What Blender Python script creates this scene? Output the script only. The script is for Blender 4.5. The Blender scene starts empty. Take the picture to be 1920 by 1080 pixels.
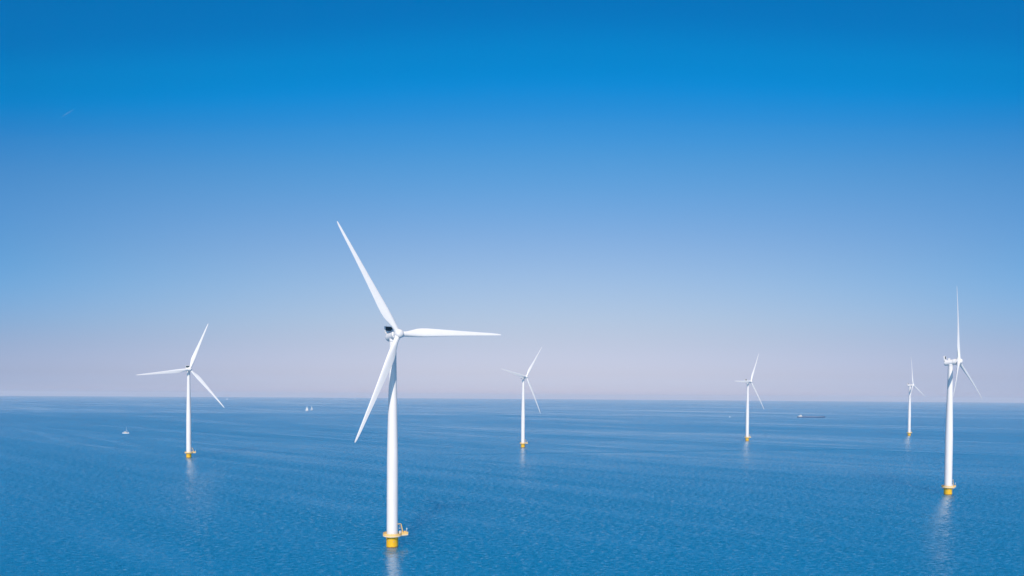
import bpy, bmesh, math, random
from math import radians, sin, cos, pi, sqrt
from mathutils import Vector, Matrix, Euler

random.seed(7)
S = bpy.context.scene
COL = S.collection

# ------------------------------------------------------------------ camera
CAM_H = 68.04
FPX, CY = 1427.1, 776.4                      # focal length and principal row, in 1920-wide pixels
PITCH, ROLL = radians(1.282), radians(0.394)
cd = bpy.data.cameras.new('camera')
cam = bpy.data.objects.new('camera', cd)
COL.objects.link(cam)
cd.sensor_fit = 'HORIZONTAL'
cd.sensor_width = 36.0
cd.lens = 36.0 * FPX / 1920.0
cd.shift_x = 0.0
cd.shift_y = (CY - 540.0) / 1920.0
cd.clip_start = 1.0
cd.clip_end = 120000.0
f = Vector((0, cos(PITCH), -sin(PITCH)))
u = Vector((0, sin(PITCH), cos(PITCH)))
r = Vector((1, 0, 0))
rr = r * cos(ROLL) + u * sin(ROLL)
uu = -r * sin(ROLL) + u * cos(ROLL)
m = Matrix((rr, uu, -f)).transposed().to_4x4()
m.translation = Vector((0, 0, CAM_H))
cam.matrix_world = m
S.camera = cam
S.render.resolution_x, S.render.resolution_y = 1024, 576

# ------------------------------------------------------------------ sky, sun, exposure
SUN_EL, SUN_AZ = radians(36), radians(-4)     # azimuth from straight behind the camera, towards the right
SUN_VEC = Vector((sin(SUN_AZ) * cos(SUN_EL), -cos(SUN_AZ) * cos(SUN_EL), sin(SUN_EL)))
w = bpy.data.worlds.new('World')
S.world = w
w.use_nodes = True
nt = w.node_tree
nt.nodes.clear()
wo = nt.nodes.new('ShaderNodeOutputWorld')
bg = nt.nodes.new('ShaderNodeBackground')
bg.inputs['Strength'].default_value = 0.1
sky = nt.nodes.new('ShaderNodeTexSky')
sky.sky_type = 'NISHITA'
sky.sun_disc = False
sky.sun_elevation = SUN_EL
sky.sun_rotation = pi - SUN_AZ
sky.altitude = 0
sky.air_density = 1.0
sky.dust_density = 1.0
sky.ozone_density = 1.0
tc = nt.nodes.new('ShaderNodeTexCoord')
sx = nt.nodes.new('ShaderNodeSeparateXYZ')
nt.links.new(tc.outputs['Generated'], sx.inputs[0])
mz = nt.nodes.new('ShaderNodeMath'); mz.operation = 'MAXIMUM'; mz.inputs[1].default_value = 0.002
nt.links.new(sx.outputs['Z'], mz.inputs[0])
cx = nt.nodes.new('ShaderNodeCombineXYZ')
nt.links.new(sx.outputs['X'], cx.inputs['X']); nt.links.new(sx.outputs['Y'], cx.inputs['Y']); nt.links.new(mz.outputs[0], cx.inputs['Z'])
nt.links.new(cx.outputs[0], sky.inputs['Vector'])
# grade of the clear sky by height above the horizon (deep cyan-blue aloft, lavender low down)
SIDE = [  # the same away from the antisolar direction, by sin(elevation)
    (0.0221, 0.7913, 0.9147, 1.0601),
    (0.0800, 0.5417, 0.7763, 1.1256),
    (0.1659, 0.3200, 0.7727, 0.9435),
    (0.2841, 0.9987, 0.7125, 0.7593),
    (0.3737, 1.0000, 0.8837, 0.9015),
]
GRADE = [  # sin(elevation), r, g, b
    (0.0, 1.4321, 1.3198, 2.0241),
    (0.0041, 1.4321, 1.3198, 2.0241),
    (0.0144, 1.0278, 1.1036, 1.8045),
    (0.0304, 0.9022, 0.8877, 1.4021),
    (0.0662, 0.8582, 0.7795, 1.0289),
    (0.1018, 0.8869, 0.8383, 0.9896),
    (0.1503, 0.8517, 0.8995, 1.0554),
    (0.2015, 0.7324, 0.8981, 1.1171),
    (0.2510, 0.5294, 0.9242, 1.2215),
    (0.2949, 0.3699, 0.9458, 1.2972),
    (0.3369, 0.1423, 0.9281, 1.4387),
    (0.3561, 0.0849, 0.9180, 1.4632),
    (0.3780, 0.0003, 0.9460, 1.5420),
    (0.3988, 0.0001, 0.9072, 1.4780),
    (0.4185, 0.0000, 0.9346, 1.5109),
    (0.4536, 0.0000, 0.7278, 1.3357),
    (0.6800, 0.0030, 0.9000, 1.4500),
    (1.0, 0.6500, 0.8500, 1.0500),
]
ramp = nt.nodes.new('ShaderNodeValToRGB')
ramp.color_ramp.interpolation = 'B_SPLINE'
els = ramp.color_ramp.elements
els[0].position, els[1].position = GRADE[0][0], GRADE[-1][0]
q4 = lambda c: (c[0] / 4, c[1] / 4, c[2] / 4, 1)
els[0].color = q4(GRADE[0][1:]); els[1].color = q4(GRADE[-1][1:])
for g in GRADE[1:-1]:
    e = els.new(g[0]); e.color = q4(g[1:])
r4 = nt.nodes.new('ShaderNodeVectorMath'); r4.operation = 'SCALE'; r4.inputs['Scale'].default_value = 4.0
nt.links.new(ramp.outputs['Color'], r4.inputs[0])
mx = nt.nodes.new('ShaderNodeMix'); mx.data_type = 'RGBA'; mx.blend_type = 'MULTIPLY'
mx.inputs['Factor'].default_value = 1.0
mx.clamp_result = False
nt.links.new(sky.outputs[0], mx.inputs['A']); nt.links.new(r4.outputs[0], mx.inputs['B'])
# the clear sky is a little deeper away from the point opposite the sun
hl = nt.nodes.new('ShaderNodeVectorMath'); hl.operation = 'MULTIPLY'; hl.inputs[1].default_value = (1, 1, 0)
nt.links.new(tc.outputs['Generated'], hl.inputs[0])
hnm = nt.nodes.new('ShaderNodeVectorMath'); hnm.operation = 'NORMALIZE'; nt.links.new(hl.outputs[0], hnm.inputs[0])
hdt = nt.nodes.new('ShaderNodeVectorMath'); hdt.operation = 'DOT_PRODUCT'; nt.links.new(hnm.outputs[0], hdt.inputs[0]); hdt.inputs[1].default_value = (sin(radians(2)), cos(radians(2)), 0)
hmr = nt.nodes.new('ShaderNodeMapRange'); hmr.inputs['From Min'].default_value = 0.80; hmr.inputs['From Max'].default_value = 1.0
nt.links.new(hdt.outputs['Value'], hmr.inputs['Value'])
hg = nt.nodes.new('ShaderNodeMapRange'); hg.inputs['From Min'].default_value = 1.0; hg.inputs['From Max'].default_value = 0.70
hg.inputs['To Min'].default_value = 1.0; hg.inputs['To Max'].default_value = 1.42
nt.links.new(hdt.outputs['Value'], hg.inputs['Value'])
hz = nt.nodes.new('ShaderNodeMath'); hz.operation = 'MULTIPLY'; nt.links.new(mz.outputs[0], hz.inputs[0]); nt.links.new(hg.outputs[0], hz.inputs[1])
nt.links.new(hz.outputs[0], ramp.inputs['Fac'])
hmx = nt.nodes.new('ShaderNodeMix'); hmx.data_type = 'RGBA'; 
sramp = nt.nodes.new('ShaderNodeValToRGB')
sramp.color_ramp.interpolation = 'B_SPLINE'
els = sramp.color_ramp.elements
els[0].position, els[1].position = SIDE[0][0], SIDE[-1][0]
els[0].color = q4(SIDE[0][1:]); els[1].color = q4(SIDE[-1][1:])
for g in SIDE[1:-1]:
    e = els.new(g[0]); e.color = q4(g[1:])
s4 = nt.nodes.new('ShaderNodeVectorMath'); s4.operation = 'SCALE'; s4.inputs['Scale'].default_value = 4.0
nt.links.new(sramp.outputs['Color'], s4.inputs[0])
nt.links.new(mz.outputs[0], sramp.inputs['Fac']); nt.links.new(s4.outputs[0], hmx.inputs['A'])
hmx.inputs['B'].default_value = (1, 1, 1, 1)
nt.links.new(hmr.outputs[0], hmx.inputs['Factor'])
mx2 = nt.nodes.new('ShaderNodeMix'); mx2.data_type = 'RGBA'; mx2.blend_type = 'MULTIPLY'; mx2.inputs['Factor'].default_value = 1.0
nt.links.new(mx.outputs['Result'], mx2.inputs['A']); nt.links.new(hmx.outputs['Result'], mx2.inputs['B'])
nt.links.new(mx2.outputs['Result'], bg.inputs['Color'])
nt.links.new(bg.outputs[0], wo.inputs['Surface'])

sl = bpy.data.lights.new('sun', 'SUN')
sl.energy = 4.3
sl.angle = radians(0.53)
sl.color = (1.0, 0.885, 0.76)
so = bpy.data.objects.new('sun', sl)
COL.objects.link(so)
so.rotation_euler = SUN_VEC.to_track_quat('Z', 'Y').to_euler()
so.location = SUN_VEC * 400

S.view_settings.view_transform = 'Standard'
S.view_settings.look = 'None'
S.view_settings.exposure = 0.0
S.view_settings.gamma = 1.0
S.view_settings.use_curve_mapping = False
S.render.engine = 'CYCLES'
S.cycles.max_bounces = 8
S.cycles.volume_bounces = 1
S.cycles.use_denoising = True
S.cycles.use_adaptive_sampling = False

# ------------------------------------------------------------------ helpers
def tag(o, label=None, cat=None, group=None, kind=None):
    if label: o['label'] = label
    if cat: o['category'] = cat
    if group: o['group'] = group
    if kind: o['kind'] = kind
    return o

def empty(name, loc):
    o = bpy.data.objects.new(name, None)
    o.location = loc
    o.empty_display_size = 2.0
    COL.objects.link(o)
    return o

def obj(name, bm, mat, parent=None, smooth=True, sharp=35):
    bmesh.ops.recalc_face_normals(bm, faces=bm.faces)
    me = bpy.data.meshes.new(name)
    bm.to_mesh(me); bm.free()
    if smooth:
        for p in me.polygons: p.use_smooth = True
        me.set_sharp_from_angle(angle=radians(sharp))
    for mm in (mat if isinstance(mat, (list, tuple)) else [mat]): me.materials.append(mm)
    o = bpy.data.objects.new(name, me)
    COL.objects.link(o)
    if parent: o.parent = parent
    return o

def lathe(bm, prof, seg=40, mat=Matrix(), cap0=True, cap1=True, mi=0):
    """prof: list of (radius, z)"""
    rings = []
    for (rad, z) in prof:
        rings.append([bm.verts.new(mat @ Vector((rad * cos(2 * pi * k / seg), rad * sin(2 * pi * k / seg), z))) for k in range(seg)])
    for a, b in zip(rings, rings[1:]):
        for k in range(seg):
            fc = bm.faces.new((a[k], a[(k + 1) % seg], b[(k + 1) % seg], b[k])); fc.material_index = mi
    if cap0: bm.faces.new(rings[0][::-1]).material_index = mi
    if cap1: bm.faces.new(rings[-1]).material_index = mi

def box(bm, c, s, mat=Matrix(), bevel=0.0, mi=0):
    t = bmesh.new()
    bmesh.ops.create_cube(t, size=1.0, matrix=Matrix.Diagonal((*s, 1)))
    if bevel: bmesh.ops.bevel(t, geom=list(t.edges), offset=bevel, segments=2, affect='EDGES', profile=0.5)
    M = mat @ Matrix.Translation(c)
    vm = {v: bm.verts.new(M @ v.co) for v in t.verts}
    for fc in t.faces: bm.faces.new([vm[v] for v in fc.verts]).material_index = mi
    t.free()

def tube(bm, pts, rad, seg=8, mi=0):
    pts = [Vector(p) for p in pts]
    rads = rad if isinstance(rad, (list, tuple)) else [rad] * len(pts)
    rings = []
    for i, p in enumerate(pts):
        d = (pts[min(i + 1, len(pts) - 1)] - pts[max(i - 1, 0)]).normalized()
        q = d.to_track_quat('Z', 'Y').to_matrix()
        rings.append([bm.verts.new(p + q @ Vector((rads[i] * cos(2 * pi * k / seg), rads[i] * sin(2 * pi * k / seg), 0))) for k in range(seg)])
    for a, b in zip(rings, rings[1:]):
        for k in range(seg): bm.faces.new((a[k], a[(k + 1) % seg], b[(k + 1) % seg], b[k])).material_index = mi
    bm.faces.new(rings[0][::-1]).material_index = mi; bm.faces.new(rings[-1]).material_index = mi

def paint(name, color, rough=0.4, var=0.06, scale=0.6, metallic=0.0, stretch=(1, 1, 1)):
    mt = bpy.data.materials.new(name); mt.use_nodes = True
    n = mt.node_tree.nodes; l = mt.node_tree.links
    b = n['Principled BSDF']
    b.inputs['Roughness'].default_value = rough
    b.inputs['Metallic'].default_value = metallic
    t = n.new('ShaderNodeTexCoord'); mp = n.new('ShaderNodeMapping'); mp.inputs['Scale'].default_value = stretch
    l.new(t.outputs['Object'], mp.inputs[0])
    no = n.new('ShaderNodeTexNoise'); no.inputs['Scale'].default_value = scale; no.inputs['Detail'].default_value = 5
    l.new(mp.outputs[0], no.inputs['Vector'])
    cr = n.new('ShaderNodeValToRGB')
    cr.color_ramp.elements[0].position = 0.3; cr.color_ramp.elements[1].position = 0.7
    lo = tuple(c * (1 - var) for c in color); hi = tuple(min(1, c * (1 + var * 0.5)) for c in color)
    cr.color_ramp.elements[0].color = (*lo, 1); cr.color_ramp.elements[1].color = (*hi, 1)
    l.new(no.outputs['Fac'], cr.inputs[0]); l.new(cr.outputs[0], b.inputs['Base Color'])
    return mt

M_WHITE = paint('white_paint', (0.78, 0.75, 0.745), 0.38, 0.06, 0.5, stretch=(1, 1, 0.15))
M_BLADE = paint('white_gelcoat', (0.81, 0.785, 0.78), 0.32, 0.03, 0.4)
M_YELLOW = paint('yellow_paint', (0.95, 0.51, 0.012), 0.45, 0.12, 1.2, stretch=(1, 1, 0.4))
_n = M_YELLOW.node_tree.nodes; _l = M_YELLOW.node_tree.links
_t = _n.new('ShaderNodeTexCoord'); _s = _n.new('ShaderNodeSeparateXYZ'); _l.new(_t.outputs['Object'], _s.inputs[0])
_no = _n.new('ShaderNodeTexNoise'); _no.inputs['Scale'].default_value = 1.3; _no.inputs['Detail'].default_value = 4; _l.new(_t.outputs['Object'], _no.inputs['Vector'])
_m = _n.new('ShaderNodeMath'); _m.operation = 'MULTIPLY_ADD'; _l.new(_no.outputs['Fac'], _m.inputs[0]); _m.inputs[1].default_value = -0.9; _l.new(_s.outputs['Z'], _m.inputs[2])
_r = _n.new('ShaderNodeMapRange'); _r.inputs['From Min'].default_value = -0.1; _r.inputs['From Max'].default_value = 0.12; _l.new(_m.outputs[0], _r.inputs['Value'])
_x = _n.new('ShaderNodeMix'); _x.data_type = 'RGBA'; _x.inputs['A'].default_value = (0.30, 0.17, 0.03, 1)       # algae and damp at the waterline
_l.new(_r.outputs[0], _x.inputs['Factor']); _l.new(_n['Color Ramp'].outputs[0], _x.inputs['B']); _l.new(_x.outputs['Result'], _n['Principled BSDF'].inputs['Base Color'])
M_RAIL = paint('pale_yellow_paint', (0.90, 0.58, 0.20), 0.5, 0.08, 2.0)
M_DECK = paint('cream_steel', (0.72, 0.64, 0.54), 0.6, 0.1, 1.5)
M_GREY = paint('grey_steel', (0.33, 0.34, 0.36), 0.5, 0.1, 1.5)
M_DARK = paint('dark_radiator', (0.018, 0.06, 0.09), 0.5, 0.3, 6.0)
M_CABIN = paint('white_cabinet', (0.72, 0.72, 0.73), 0.5, 0.05, 2.0)
M_SAIL = paint('white_sailcloth', (0.82, 0.80, 0.78), 0.8, 0.05, 0.8)
M_HULL = paint('white_hull', (0.80, 0.78, 0.77), 0.35, 0.05, 0.8)
M_BARGE = paint('dark_blue_hull', (0.025, 0.08, 0.20), 0.5, 0.15, 0.15)
M_HATCH = paint('pale_hatch_covers', (0.22, 0.30, 0.44), 0.55, 0.1, 0.2)
M_GLASS = paint('dark_glass', (0.02, 0.03, 0.04), 0.1, 0.1, 1.0)
M_WOOD = paint('tan_deck', (0.50, 0.36, 0.24), 0.6, 0.1, 2.0)
M_ALU = paint('aluminium', (0.75, 0.76, 0.78), 0.35, 0.05, 1.0)

# ------------------------------------------------------------------ water
def water_material():
    mt = bpy.data.materials.new('lake_water'); mt.use_nodes = True
    n = mt.node_tree.nodes; l = mt.node_tree.links
    b = n['Principled BSDF']
    def math_(op, a, b_=None, c=None, clamp=False):
        q = n.new('ShaderNodeMath'); q.operation = op; q.use_clamp = clamp
        for i, v in enumerate((a, b_, c)):
            if v is None: continue
            if isinstance(v, (int, float)): q.inputs[i].default_value = v
            else: l.new(v, q.inputs[i])
        return q.outputs[0]
    geo = n.new('ShaderNodeNewGeometry')
    pos = geo.outputs['Position']
    sep = n.new('ShaderNodeSeparateXYZ'); l.new(pos, sep.inputs[0])
    X, Y = sep.outputs['X'], sep.outputs['Y']
    def noise(along, across, deg=0.0, detail=2.0, rough=0.5, dist=0.0, off=0.0):
        """noise stretched along a world heading (degrees from +X): feature length and width in metres"""
        c_, s_ = cos(radians(deg)), sin(radians(deg))
        uu_ = math_('ADD', math_('ADD', math_('MULTIPLY', X, c_ / along), math_('MULTIPLY', Y, s_ / along)), off)
        vv_ = math_('ADD', math_('ADD', math_('MULTIPLY', X, -s_ / across), math_('MULTIPLY', Y, c_ / across)), off * 1.7)
        cb = n.new('ShaderNodeCombineXYZ'); l.new(uu_, cb.inputs[0]); l.new(vv_, cb.inputs[1])
        q = n.new('ShaderNodeTexNoise'); q.noise_dimensions = '2D'
        q.inputs['Scale'].default_value = 1.0; q.inputs['Detail'].default_value = detail
        q.inputs['Roughness'].default_value = rough; q.inputs['Distortion'].default_value = dist
        l.new(cb.outputs[0], q.inputs['Vector'])
        return q
    def sstep(v, a, b_):
        q = n.new('ShaderNodeMapRange'); q.interpolation_type = 'SMOOTHSTEP'
        q.inputs['From Min'].default_value = a; q.inputs['From Max'].default_value = b_
        l.new(v, q.inputs['Value']); return q.outputs[0]
    # --- calm (smooth) and ruffled patches: 0 = calm slick, 1 = wind-ruffled
    big = noise(1500, 420, -35, 4, 0.55, 0.5, 2.0).outputs['Fac']
    fil = noise(1100, 95, -42, 4, 0.58, 1.7, 31.0).outputs['Fac']
    mott = noise(60, 38, 17, 4, 0.6, 0.4, 5.0).outputs['Fac']
    wob = noise(700, 700, 0, 3, 0.55, 0.0, 77.0).outputs['Fac']
    wob = math_('SUBTRACT', wob, 0.5)
    # far calm zone beyond about 2.8 km
    edge = math_('ADD', math_('MULTIPLY', wob, 900.0), 2780.0)
    far = sstep(math_('SUBTRACT', Y, edge), -60.0, 90.0)
    rough_field = math_('ADD', math_('MULTIPLY', math_('SUBTRACT', big, 0.5), 2.4), math_('MULTIPLY', math_('SUBTRACT', fil, 0.5), 3.0))
    rough_field = math_('ADD', rough_field, math_('MULTIPLY', math_('SUBTRACT', mott, 0.5), 0.8))
    # narrow ruffled lines (old wakes)
    def line(y0, slope, wid, x0, x1, amp):
        yl = math_('ADD', math_('ADD', math_('MULTIPLY', X, slope), y0), math_('MULTIPLY', wob, amp))
        d = math_('ABSOLUTE', math_('SUBTRACT', Y, yl))
        k = math_('SUBTRACT', 1.0, sstep(d, wid * 0.3, wid))
        k = math_('MULTIPLY', k, sstep(X, x0, x0 + 120))
        return math_('MULTIPLY', k, math_('SUBTRACT', 1.0, sstep(X, x1 - 160, x1)))
    l1 = line(918.0, 0.26, 13.0, -150.0, 620.0, 60.0)
    l2 = line(2745.0, 0.05, 60.0, -150.0, 1060.0, 30.0)
    amount = math_('ADD', math_('MULTIPLY', rough_field, 0.55), 1.1)
    amount = math_('SUBTRACT', amount, math_('MULTIPLY', far, 0.24))
    amount = math_('ADD', amount, math_('MULTIPLY', l1, 0.45))
    amount = math_('ADD', amount, math_('MULTIPLY', l2, 0.5))
    amount = math_('MAXIMUM', amount, 0.15)
    # --- wavelet slopes
    def slopes(q, k):
        v = n.new('ShaderNodeVectorMath'); v.operation = 'SUBTRACT'; l.new(q.outputs['Color'], v.inputs[0]); v.inputs[1].default_value = (.5, .5, .5)
        s_ = n.new('ShaderNodeVectorMath'); s_.operation = 'MULTIPLY'; l.new(v.outputs[0], s_.inputs[0]); s_.inputs[1].default_value = (k[0], k[1], 0)
        return s_.outputs[0]
    a1 = slopes(noise(3.4, 1.7, 12, 3, 0.6, 0.3), (SL * .3, SL))
    a2 = slopes(noise(1.2, 0.7, -8, 2, 0.6, 0.2, 9.0), (SL * .3, SL * .8))
    ad = n.new('ShaderNodeVectorMath'); ad.operation = 'ADD'; l.new(a1, ad.inputs[0]); l.new(a2, ad.inputs[1])
    sc = n.new('ShaderNodeVectorMath'); sc.operation = 'SCALE'; l.new(ad.outputs[0], sc.inputs[0]); l.new(amount, sc.inputs['Scale'])
    up = n.new('ShaderNodeVectorMath'); up.operation = 'ADD'; 
    bc = n.new('ShaderNodeCombineXYZ'); l.new(math_('MULTIPLY', amount, -BIAS), bc.inputs[1]); bc.inputs[2].default_value = 1.0
    l.new(sc.outputs[0], up.inputs[0]); l.new(bc.outputs[0], up.inputs[1])
    nm = n.new('ShaderNodeVectorMath'); nm.operation = 'NORMALIZE'; l.new(up.outputs[0], nm.inputs[0])
    l.new(nm.outputs[0], b.inputs['Normal'])
    b.inputs['Base Color'].default_value = WATER_COL
    b.inputs['IOR'].default_value = 2.2
    l.new(math_('ADD', math_('MULTIPLY', amount, WROUGH - 0.08), 0.08), b.inputs['Roughness'])
    # light entering the water is scattered back within the upper metres
    b.subsurface_method = 'BURLEY'
    b.inputs['Subsurface Weight'].default_value = 1.0
    b.inputs['Subsurface Radius'].default_value = (0.5, 1.0, 1.0)
    b.inputs['Subsurface Scale'].default_value = 80.0
    return mt
BIAS = 0.112        # wavelet faces lean a little towards the light wind from the south
SL = 0.45
WROUGH = 0.16
WATER_COL = (0.001, 0.165, 0.33, 1)
bm = bmesh.new()
WR = 28500.0
ringr = [0.0, 400, 1500, 5000, 12000, WR]
c0 = bm.verts.new((0, 0, 0)); prev = None
for rad in ringr[1:]:
    cur = [bm.verts.new((rad * cos(2 * pi * k / 256), rad * sin(2 * pi * k / 256), 0)) for k in range(256)]
    for k in range(256):
        if prev is None: bm.faces.new((c0, cur[k], cur[(k + 1) % 256]))
        else: bm.faces.new((prev[k], cur[k], cur[(k + 1) % 256], prev[(k + 1) % 256]))
    prev = cur
water = obj('water', bm, water_material(), smooth=False)
for p in water.data.polygons:
    if p.normal.z < 0: water.data.flip_normals(); break
tag(water, kind='structure')

# ------------------------------------------------------------------ haze
bm = bmesh.new()
box(bm, (0, 0, 76.0), (60000, 60000, 154.0))
hm = bpy.data.materials.new('haze_air'); hm.use_nodes = True
hn = hm.node_tree.nodes; hn.remove(hn['Principled BSDF'])
pv = hn.new('ShaderNodeVolumePrincipled')
HAZE = 4.2e-5
pv.inputs['Color'].default_value = (0.88, 0.90, 0.97, 1)
pv.inputs['Density'].default_value = HAZE
hm.node_tree.links.new(pv.outputs[0], hn['Material Output'].inputs['Volume'])
haze = obj('haze', bm, hm, smooth=False)
tag(haze, kind='stuff')

# ------------------------------------------------------------------ wind turbine, built once
HUBZ, TILT, OVER, RB = 95.06, radians(6.4), 5.2, 54.0

def blade_bm():
    bm = bmesh.new()
    # r, chord, thickness/chord, twist deg, pitch-axis fraction from leading edge, roundness
    st = [(1.3, 2.35, 1.0, 12, .5, 1.0), (2.6, 2.35, 1.0, 12, .5, 1.0), (4.5, 2.6, .82, 12, .47, .75), (7, 3.25, .56, 12, .40, .35),
          (9.5, 3.85, .40, 11, .35, .1), (12, 4.05, .33, 9.5, .33, 0), (15, 3.9, .29, 8, .32, 0), (20, 3.4, .26, 6, .31, 0),
          (26, 2.85, .24, 4, .30, 0), (32, 2.35, .22, 2.5, .30, 0), (38, 1.9, .21, 1.3, .30, 0), (44, 1.5, .19, .5, .30, 0),
          (49, 1.15, .18, 0, .30, 0), (52, .85, .18, 0, .32, 0), (53.4, .55, .2, 0, .36, 0), (54.0, .2, .2, 0, .4, 0)]
    N = 28
    rings = []
    for (rad, ch, th, tw, ax, rd) in st:
        ring = []
        off = 0.1 * rad - 0.00055 * rad * rad           # coned forward, bent back by the wind
        for k in range(N):
            t = 2 * pi * k / N
            xx = 0.5 + 0.5 * cos(t)                      # 0 leading edge .. 1 trailing edge
            sg = 1 if sin(t) >= 0 else -1
            yt = 5 * th * (0.2969 * sqrt(max(xx, 0)) - 0.126 * xx - 0.3516 * xx ** 2 + 0.2843 * xx ** 3 - 0.1015 * xx ** 4)
            yc = 0.5 * th * sin(t)
            yy = (1 - rd) * sg * yt + rd * yc
            if rd < 1: yy += (1 - rd) * 0.03 * (1 - (2 * xx - 1) ** 2)
            cxx, cyy = (ax - xx) * ch, yy * ch           # +x leading edge, +y suction side (downwind)
            b_ = radians(tw * 0.6)
            X_ = cxx * cos(b_) + cyy * sin(b_)
            Yl = -cxx * sin(b_) + cyy * cos(b_)
            ring.append(bm.verts.new((X_, Yl - off, rad)))
        rings.append(ring)
    for a, c in zip(rings, rings[1:]):
        for k in range(N): bm.faces.new((a[k], a[(k + 1) % N], c[(k + 1) % N], c[k]))
    bm.faces.new(rings[0][::-1]); bm.faces.new(rings[-1])
    return bm

TO_AXIS = Matrix.Rotation(radians(90), 4, 'X')           # lathe +Z becomes -Y (towards the wind)

def build_parts():
    P = {}
    # --- foundation: yellow monopile
    bm = bmesh.new()
    lathe(bm, [(2.66, -6.0), (2.66, 4.35), (2.85, 4.7), (2.85, 4.95)], 56, cap0=True, cap1=True)
    for k in range(5):                                   # welded brackets under the deck
        a = radians(20 + 72 * k)
        box(bm, (0, 0, 0), (1.15, 0.12, 0.5), Matrix.Rotation(a, 4, 'Z') @ Matrix.Translation((3.22, 0, 4.62)))
    P['foundation'] = obj('foundation', bm, M_YELLOW)
    for key, a, zz in (('bracket', -118, 3.3), ('bracket_low', -66, 2.75)):
        bm = bmesh.new()
        box(bm, (0, 0, 0), (0.10, 0.42, 0.22), Matrix.Rotation(radians(a), 4, 'Z') @ Matrix.Translation((2.70, 0, zz)), 0.02)
        P[key] = obj('bracket', bm, M_GREY)
    # --- tower
    bm = bmesh.new()
    prof = [(2.5, 5.35), (2.5, 22), (2.49, 40), (2.3, 50), (2.1, 60), (1.93, 68), (1.78, 75), (1.62, 84), (1.55, 92.7)]
    pr = []
    for i, (a, z) in enumerate(prof):
        pr.append((a, z))
        if z in (22, 50, 75): pr += [(a + 0.025, z + 0.02), (a + 0.025, z + 0.20), (a - 0.005, z + 0.22)]   # flange rings
    lathe(bm, pr, 72)
    P['tower'] = obj('tower', bm, M_WHITE, sharp=50)
    # --- platform with its landing deck
    EXT = radians(30)
    R_ = Matrix.Rotation(EXT, 4, 'Z')
    bm = bmesh.new()
    lathe(bm, [(2.9, 4.98), (4.1, 4.98), (4.18, 5.02), (4.18, 5.32), (4.1, 5.36), (2.9, 5.36)], 64, cap0=False, cap1=False)
    lathe(bm, [(2.52, 5.30), (2.92, 5.30)], 64, cap0=False, cap1=False)
    box(bm, (5.45, 0, 5.175), (3.1, 3.4, 0.37), R_, 0.04)
    box(bm, (5.3, 1.1, 4.78), (2.6, 0.18, 0.4), R_); box(bm, (5.3, -1.1, 4.78), (2.6, 0.18, 0.4), R_)
    P['platform'] = obj('platform', bm, M_DECK)
    # railing outline: round part then out round the landing deck
    pts = []
    a0 = math.asin(1.65 / 4.1)
    for k in range(41):
        a = EXT + a0 + (2 * pi - 2 * a0) * k / 40
        pts.append(Vector((4.08 * cos(a), 4.08 * sin(a), 0)))
    for (px, py) in ((4.8, -1.65), (5.9, -1.65), (6.95, -1.65), (6.95, 0), (6.95, 1.65), (5.9, 1.65), (4.8, 1.65)):
        pts.append(R_ @ Vector((px, py, 0)))
    pts.append(pts[0].copy())
    bm = bmesh.new()
    for z in (5.85, 6.45): tube(bm, [p + Vector((0, 0, z)) for p in pts], 0.06, 6)
    for i, p in enumerate(pts[:-1]):
        if i % 2 == 0 or i > 40: tube(bm, [p + Vector((0, 0, 5.34)), p + Vector((0, 0, 6.45))], 0.05, 6)
    # mesh infill panels and toe board, thin sheets standing on the deck edge
    for z0, z1 in ((5.37, 5.75), (5.92, 6.32)):
        for p, q in zip(pts, pts[1:]):
            d = (q - p); L = d.length
            if L < 1e-4: continue
            ang = math.atan2(d.y, d.x)
            box(bm, (0, 0, 0), (L * 0.94, 0.03, z1 - z0), Matrix.Translation((p + q) / 2 + Vector((0, 0, (z0 + z1) / 2))) @ Matrix.Rotation(ang, 4, 'Z'))
    P['railing'] = obj('railing', bm, M_RAIL)
    # --- davit crane
    bm = bmesh.new()
    base = R_ @ Vector((4.7, -0.9, 5.36)); top = R_ @ Vector((3.7, -1.5, 10.2))
    tube(bm, [base, base + Vector((0, 0, 1.2))], [0.34, 0.30], 12)
    tube(bm, [base + Vector((0, 0, 1.2)), base.lerp(top, .55) + Vector((.1, 0, 0)), top], [0.27, 0.24, 0.2], 10)
    elbow = top + Vector((-0.35, -0.5, 0.32)); tip = top + Vector((-1.75, -1.6, 0.28))
    tube(bm, [top, elbow, tip], [0.2, 0.2, 0.12], 10)
    P['crane'] = obj('crane', bm, M_RAIL)
    bm = bmesh.new()
    hk = top + Vector((-0.7, -0.75, 0.2))
    tube(bm, [hk, hk + Vector((0, 0, -1.6))], 0.05, 6)
    box(bm, hk + Vector((0, 0, -1.9)), (0.36, 0.3, 0.6), bevel=0.05)
    tube(bm, [hk + Vector((0.5, .2, -.3)), hk + Vector((.6, .2, -2.3))], 0.11, 8)
    P['winch'] = obj('winch', bm, M_GREY)
    # --- equipment cabinet
    bm = bmesh.new()
    box(bm, (3.5, -0.95, 6.25), (0.95, 1.05, 1.76), R_, 0.06)
    P['cabinet'] = obj('cabinet', bm, M_CABIN, sharp=20)
    bm = bmesh.new()
    box(bm, (3.62, -1.51, 6.75), (0.5, 0.06, 0.42), R_, 0.01)
    P['vent'] = obj('vent', bm, M_DARK, sharp=20)
    # --- lantern post
    bm = bmesh.new()
    lp = R_ @ Vector((6.4, -1.5, 5.36))
    tube(bm, [lp, lp + Vector((0, 0, 2.2))], 0.07, 8)
    lathe(bm, [(0.14, 7.5), (0.2, 7.55), (0.2, 8.15), (0.12, 8.3)], 12, Matrix.Translation((lp.x, lp.y, 0)))
    P['lantern'] = obj('lantern', bm, M_CABIN)
    # --- nacelle: round body along the axis, origin at the rotor centre
    bm = bmesh.new()
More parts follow.
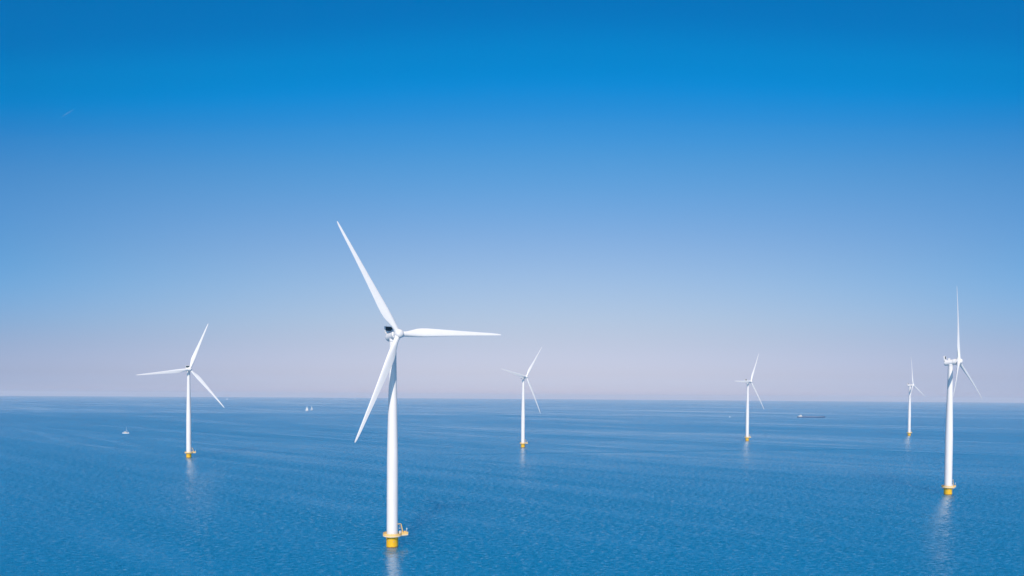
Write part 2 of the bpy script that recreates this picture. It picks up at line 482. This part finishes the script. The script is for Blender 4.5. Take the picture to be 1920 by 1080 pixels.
    prof = [(0.9, -9.1), (1.75, -9.05), (1.95, -8.8), (2.0, -8.3), (2.0, -3.45), (2.05, -3.4), (2.05, -3.3), (2.16, -3.2), (2.16, -1.75), (2.0, -1.62), (1.5, -1.55)]
    lathe(bm, prof, 48, TO_AXIS)
    # yaw housing down to the tower top
    z_t = -(HUBZ - 92.7) - 0.4
    lathe(bm, [(1.62, -2.55), (1.66, -1.2)], 40, Matrix.Translation((0, OVER * 1.0 + .1, 0)))
    P['nacelle'] = obj('nacelle', bm, M_WHITE, sharp=40)
    bm = bmesh.new()                                     # cooler: upright frame across the rear roof
    for sx_ in (-1, 1): box(bm, (sx_ * 2.1, 8.45, 3.2), (0.26, 0.85, 3.4), bevel=0.04)
    box(bm, (0, 8.45, 4.79), (3.93, 0.85, 0.2), bevel=0.04)
    box(bm, (0, 8.45, 2.2), (3.93, 0.62, 1.3), bevel=0.03)
    tube(bm, [(1.2, 8.5, 4.85), (1.2, 8.5, 5.9)], 0.06, 6); tube(bm, [(-1.2, 8.5, 4.85), (-1.2, 8.5, 5.6)], 0.05, 6)
    P['cooler'] = obj('cooler', bm, M_WHITE)
    bm = bmesh.new()
    box(bm, (0, 8.45, 3.77), (3.9, 0.42, 1.8))
    for k in range(18): box(bm, (-1.85 + k * 0.218, 8.2, 3.77), (0.05, 0.10, 1.78))
    P['radiator'] = obj('radiator', bm, M_DARK, smooth=False)
    bm = bmesh.new()
    box(bm, (0.7, 6.0, 2.5), (1.1, 1.5, 1.2), bevel=0.12)
    P['roof_hatch'] = obj('roof_hatch', bm, M_CABIN, sharp=20)
    # --- hub with spinner, origin at the rotor centre
    bm = bmesh.new()
    lathe(bm, [(1.4, -1.5), (1.85, -1.45), (1.98, -1.2), (2.02, 0.2), (1.98, 1.0), (1.84, 1.6), (1.5, 2.1), (1.0, 2.42), (0.5, 2.56), (0.08, 2.6)], 48, TO_AXIS)
    for k in range(3):
        M = Matrix.Rotation(2 * pi * k / 3, 4, 'Y')
        lathe(bm, [(1.36, 0.9), (1.36, 2.25), (1.26, 2.3)], 36, M)
    P['hub'] = obj('hub', bm, M_WHITE, sharp=40)
    P['blade'] = obj('blade', blade_bm(), M_BLADE, sharp=60)
    return P

P = build_parts()
SUBS = {'foundation': ['bracket', 'bracket_low'], 'platform': ['railing'], 'crane': ['winch'], 'cabinet': ['vent'], 'nacelle': ['cooler', 'roof_hatch', 'radiator']}
used = set()
def take(name, parent, mat=None):
    """first use is the part itself, later uses are copies sharing its mesh"""
    o = P[name]
    if name in used:
        o = o.copy(); COL.objects.link(o)
    used.add(name)
    o.parent = parent
    o.matrix_parent_inverse = Matrix()
    o.matrix_basis = mat if mat is not None else Matrix()
    return o

def place_turbine(x, y, yaw, az, label):
    root = empty('wind_turbine', (x, y, 0))
    tag(root, label, 'wind turbine', 'wind turbines standing in the open water')
    for nme in ('foundation', 'tower', 'platform', 'crane', 'cabinet', 'lantern'):
        o = take(nme, root)
        for s_ in SUBS.get(nme, []): take(s_, o)
    A = Matrix.Rotation(yaw, 4, 'Z')
    T = Matrix.Rotation(-TILT, 4, 'X')
    ctr = Vector((0, 0, HUBZ)) + A @ (T @ Vector((0, -OVER, 0)))
    base = Matrix.Translation(ctr) @ A @ T
    nc = take('nacelle', root, base)
    for s_ in SUBS['nacelle']: take(s_, nc)
    take('hub', root, base @ Matrix.Rotation(az, 4, 'Y'))
    for k in range(3): take('blade', root, base @ Matrix.Rotation(az + 2 * pi * k / 3, 4, 'Y'))
    return root

TURB = [
    (-53.7, 342.4, 37.3, -32.0, 'largest, nearest white wind turbine, one blade pointing level to the right'),
    (314.6, 547.3, 48.1, 0.9, 'tall white wind turbine near the right edge, seen almost side-on with one blade straight up'),
    (-349.9, 823.5, 36.3, 21.5, 'leftmost white wind turbine, with the small bare-masted sailboat on its left'),
    (15.0, 1031.1, 48.4, 39.2, 'white wind turbine just right of the picture centre, one blade rising to the upper left'),
    (380.8, 1230.7, 42.2, 29.4, 'small white wind turbine directly left of the long cargo barge'),
    (754.0, 1443.7, 44.5, -6.3, 'smallest white wind turbine, between the barge and the tall turbine near the right edge'),
]
for x, y, yw, az, lb in TURB: place_turbine(x, y, radians(yw), radians(az), lb)

# ------------------------------------------------------------------ boats
def hull_bm(L, B, Hh, draft=0.4, n=14):
    """pointed bow at +X, transom at -X"""
    bm = bmesh.new(); rings = []
    for i in range(n + 1):
        t = i / n
        x = -L / 2 + L * t
        wd = B / 2 * (0.72 + 0.28 * sin(min(1, t / .45) * pi / 2)) * (1 - max(0, (t - .45) / .55) ** 2.2)
        wd = max(wd, 0.02)
        sh = Hh * (1 + 0.25 * max(0, t - .4) ** 2 / .36)
        rings.append([bm.verts.new(v) for v in ((x, -wd, sh), (x, -wd * .86, 0), (x, -wd * .35, -draft), (x, wd * .35, -draft), (x, wd * .86, 0), (x, wd, sh))])
    for a, c in zip(rings, rings[1:]):
        for k in range(6): bm.faces.new((a[k], a[(k + 1) % 6], c[(k + 1) % 6], c[k]))
    bm.faces.new(rings[0][::-1]); bm.faces.new(rings[-1])
    return bm

def sheet(bm, A, B, C, belly=0.6, th=0.04, n=8):
    """triangular sail with a belly and real thickness; A tack, B clew, C head"""
    A, B, C = Vector(A), Vector(B), Vector(C)
    nn = (B - A).cross(C - A).normalized()
    for side in (0, 1):
        grid = []
        for i in range(n + 1):
            row = []
            for j in range(n + 1):
                s_, t_ = i / n, j / n
                p = (A.lerp(B, s_)).lerp(C, t_ * 0.995)
                p = p + nn * (belly * 4 * s_ * (1 - s_) * (1 - t_) * 0.9 + side * th)
                row.append(bm.verts.new(p))
            grid.append(row)
        for i in range(n):
            for j in range(n): bm.faces.new((grid[i][j], grid[i + 1][j], grid[i + 1][j + 1], grid[i][j + 1]))

def sailboat(name, loc, rot, L, Hm, sails, label, group=None, cat='sailboat'):
    root = empty(name, loc); root.rotation_euler = (0, 0, rot)
    tag(root, label, cat, group)
    obj('hull', hull_bm(L, L * .31, L * .11), M_HULL, root)
    bm = bmesh.new()
    box(bm, (-0.02 * L, 0, L * .145), (L * .4, L * .17, L * .075), bevel=0.08)
    obj('cabin', bm, M_HULL if sails else M_WOOD, root, sharp=20)
    bm = bmesh.new()
    tube(bm, [(L * .08, 0, L * .1), (L * .08, 0, Hm)], [0.14, 0.08], 8)
    tube(bm, [(L * .08, 0, L * .235), (-L * .36, 0, L * .22)], 0.09, 8)
    obj('mast', bm, M_ALU, root)
    if sails:
        bm = bmesh.new()
        sheet(bm, (L * .06, 0.02, L * .26), (-L * .35, L * .05, L * .25), (L * .07, 0.02, Hm * .97), L * .03)
        obj('mainsail', bm, M_SAIL, root)
        bm = bmesh.new()
        sheet(bm, (L * .46, 0, L * .16), (L * .05, L * .10, L * .2), (L * .1, 0.0, Hm * .85), L * .04)
        obj('jib', bm, M_SAIL, root)
    else:
        bm = bmesh.new()
        tube(bm, [(L * .05, 0, L * .27), (-L * .1, 0, L * .285), (-L * .34, 0, L * .25)], [0.24, 0.26, 0.14], 8)
        obj('furled_sail', bm, M_SAIL, root)
        bm = bmesh.new()
        tube(bm, [(L * .45, 0, L * .15), (L * .1, 0, Hm * .55)], [0.16, 0.07], 8)
        obj('furled_jib', bm, M_SAIL, root)
    return root

sailboat('sailboat', (-673.9, 1327.2, 0), radians(8), 10.6, 11.8, False, 'white sailboat with bare mast and lowered sails, left of the leftmost turbine')
sailboat('sailboat', (-932.5, 3458.2, 0), radians(35), 15.0, 20.0, True, 'left one of the two white sailboats under sail side by side', 'pair of white sailboats under full sail')
sailboat('sailboat', (-942.8, 3581.0, 0), radians(60), 14.0, 21.0, True, 'right one of the two white sailboats under sail side by side', 'pair of white sailboats under full sail')
sailboat('sailboat', (-4176.7, 11153.4, 0), radians(40), 20.0, 27.0, True, 'tiny pale sail near the horizon just right of the leftmost turbine', 'far sails on the hazy horizon')
sailboat('sailboat', (-3309.4, 16029.1, 0), radians(30), 26.0, 36.0, True, 'tiny pale sail on the horizon left of the nearest turbine', 'far sails on the hazy horizon')

# small motorboat
mb = empty('motorboat', (796.1, 2780.1, 0)); mb.rotation_euler = (0, 0, radians(20))
tag(mb, 'tiny white motorboat on the dark wake line left of the barge', 'motorboat')
obj('hull', hull_bm(6.5, 2.4, 0.9), M_HULL, mb)
bm = bmesh.new(); box(bm, (-0.4, 0, 1.5), (2.4, 1.8, 1.3), bevel=0.15); obj('cabin', bm, M_HULL, mb, sharp=20)
bm = bmesh.new(); box(bm, (0.84, 0, 1.62), (0.06, 1.4, 0.6)); obj('windscreen', bm, M_GLASS, mb)

# cargo barge, bow to the right
def barge(loc, rot, L=104.0):
    root = empty('cargo_barge', loc); root.rotation_euler = (0, 0, rot)
    tag(root, 'long low dark blue cargo barge with white wheelhouse at its stern', 'barge')
    bm = hull_bm(L, 11.4, 3.6, 2.5, 40)
    obj('hull', bm, M_BARGE, root)
    bm = bmesh.new()
    for k in range(9): box(bm, (-L * .27 + k * 8.1, 0, 4.5), (7.9, 9.0, 1.6), bevel=0.25)
    obj('hatch_covers', bm, M_HATCH, root, sharp=20)
    bm = bmesh.new()
    box(bm, (-L * .41, 0, 4.9), (14.5, 9.4, 2.9), bevel=0.2)
    ac = obj('deckhouse', bm, M_HULL, root, sharp=20)
    for k in range(6):
        for s_ in (-1, 1):
            bm = bmesh.new(); box(bm, (-L * .41 - 5.5 + k * 2.2, s_ * 4.71, 5.2), (1.1, 0.06, 0.8))
            obj('window', bm, M_GLASS, ac, smooth=False)
    bm = bmesh.new()
    box(bm, (-L * .385, 0, 7.75), (5.6, 6.4, 2.8), bevel=0.2); box(bm, (-L * .385, 0, 9.3), (6.6, 7.4, 0.28), bevel=0.05)
    wh = obj('wheelhouse', bm, M_HULL, root, sharp=20)
    bm = bmesh.new()
    box(bm, (-L * .385 + 2.82, 0, 8.1), (0.06, 5.6, 1.1))
    obj('window', bm, M_GLASS, wh, smooth=False)
    for s_ in (-1, 1):
        bm = bmesh.new(); box(bm, (-L * .385, s_ * 3.22, 8.1), (4.8, 0.06, 1.1))
        obj('window', bm, M_GLASS, wh, smooth=False)
    for mp_ in ([(-L * .40, 0, 9.4), (-L * .40, 0, 12.5)], [(L * .45, 0, 4.0), (L * .45, 0, 8.0)]):
        bm = bmesh.new(); tube(bm, mp_, 0.12, 6)
        obj('mast', bm, M_ALU, root)
    bm = bmesh.new()
    box(bm, (L * .40, 0, 4.5), (4, 5, 1.2), bevel=.2)
    obj('forecastle', bm, M_BARGE, root, sharp=20)
    return root
barge((1106.0, 2812.0, 0), radians(2.0))

# foam churned up behind the barge
fm = bpy.data.materials.new('foam'); fm.use_nodes = True
n = fm.node_tree.nodes; l = fm.node_tree.links
b = n['Principled BSDF']; b.inputs['Base Color'].default_value = (.75, .78, .8, 1); b.inputs['Roughness'].default_value = 0.7
t = n.new('ShaderNodeTexCoord'); no = n.new('ShaderNodeTexNoise'); no.inputs['Scale'].default_value = 0.45; no.inputs['Detail'].default_value = 5
l.new(t.outputs['Object'], no.inputs['Vector'])
mr = n.new('ShaderNodeMapRange'); mr.inputs['From Min'].default_value = 0.38; mr.inputs['From Max'].default_value = 0.6; l.new(no.outputs['Fac'], mr.inputs['Value'])
l.new(mr.outputs[0], b.inputs['Alpha'])
bm = bmesh.new()
up_, lo_ = [], []
for i in range(17):
    q = i / 16
    hw = 5.0 * (1 - q) ** .5 * random.uniform(.75, 1.1) + 0.3
    up_.append(bm.verts.new((-q * 17, hw, 0.0))); lo_.append(bm.verts.new((-q * 17, -hw, 0.0)))
for i in range(16): bm.faces.new((up_[i], lo_[i], lo_[i + 1], up_[i + 1]))
fo = obj('foam', bm, fm, smooth=False)
fo.location = (1053.0, 2810.1, 0.06); fo.rotation_euler = (0, 0, radians(2))
tag(fo, kind='stuff')

# ------------------------------------------------------------------ contrail, high above the haze
bm = bmesh.new()
a, b_ = Vector((-16250, 27550, 10000)), Vector((-15480, 26900, 10010))
pts, rads = [], []
for i in range(25):
    t = i / 24
    p = a.lerp(b_, t) + Vector((random.uniform(-4, 4), 0, random.uniform(-5, 5)))
    pts.append(p); rads.append(2 + 15 * min(1, t * 2.2) * (1 - 0.55 * t) * random.uniform(.8, 1.2))
tube(bm, pts, rads, 10)
mt = bpy.data.materials.new('ice_cloud'); mt.use_nodes = True
n = mt.node_tree.nodes; l = mt.node_tree.links
n.remove(n['Principled BSDF'])
d_ = n.new('ShaderNodeBsdfDiffuse'); d_.inputs[0].default_value = (.72, .84, .95, 1)
t_ = n.new('ShaderNodeBsdfTransparent'); ms = n.new('ShaderNodeMixShader'); ms.inputs[0].default_value = 0.075
l.new(t_.outputs[0], ms.inputs[1]); l.new(d_.outputs[0], ms.inputs[2]); l.new(ms.outputs[0], n['Material Output'].inputs['Surface'])
tag(obj('contrail', bm, mt), 'short faint white vapour trail high in the upper left sky', 'contrail')
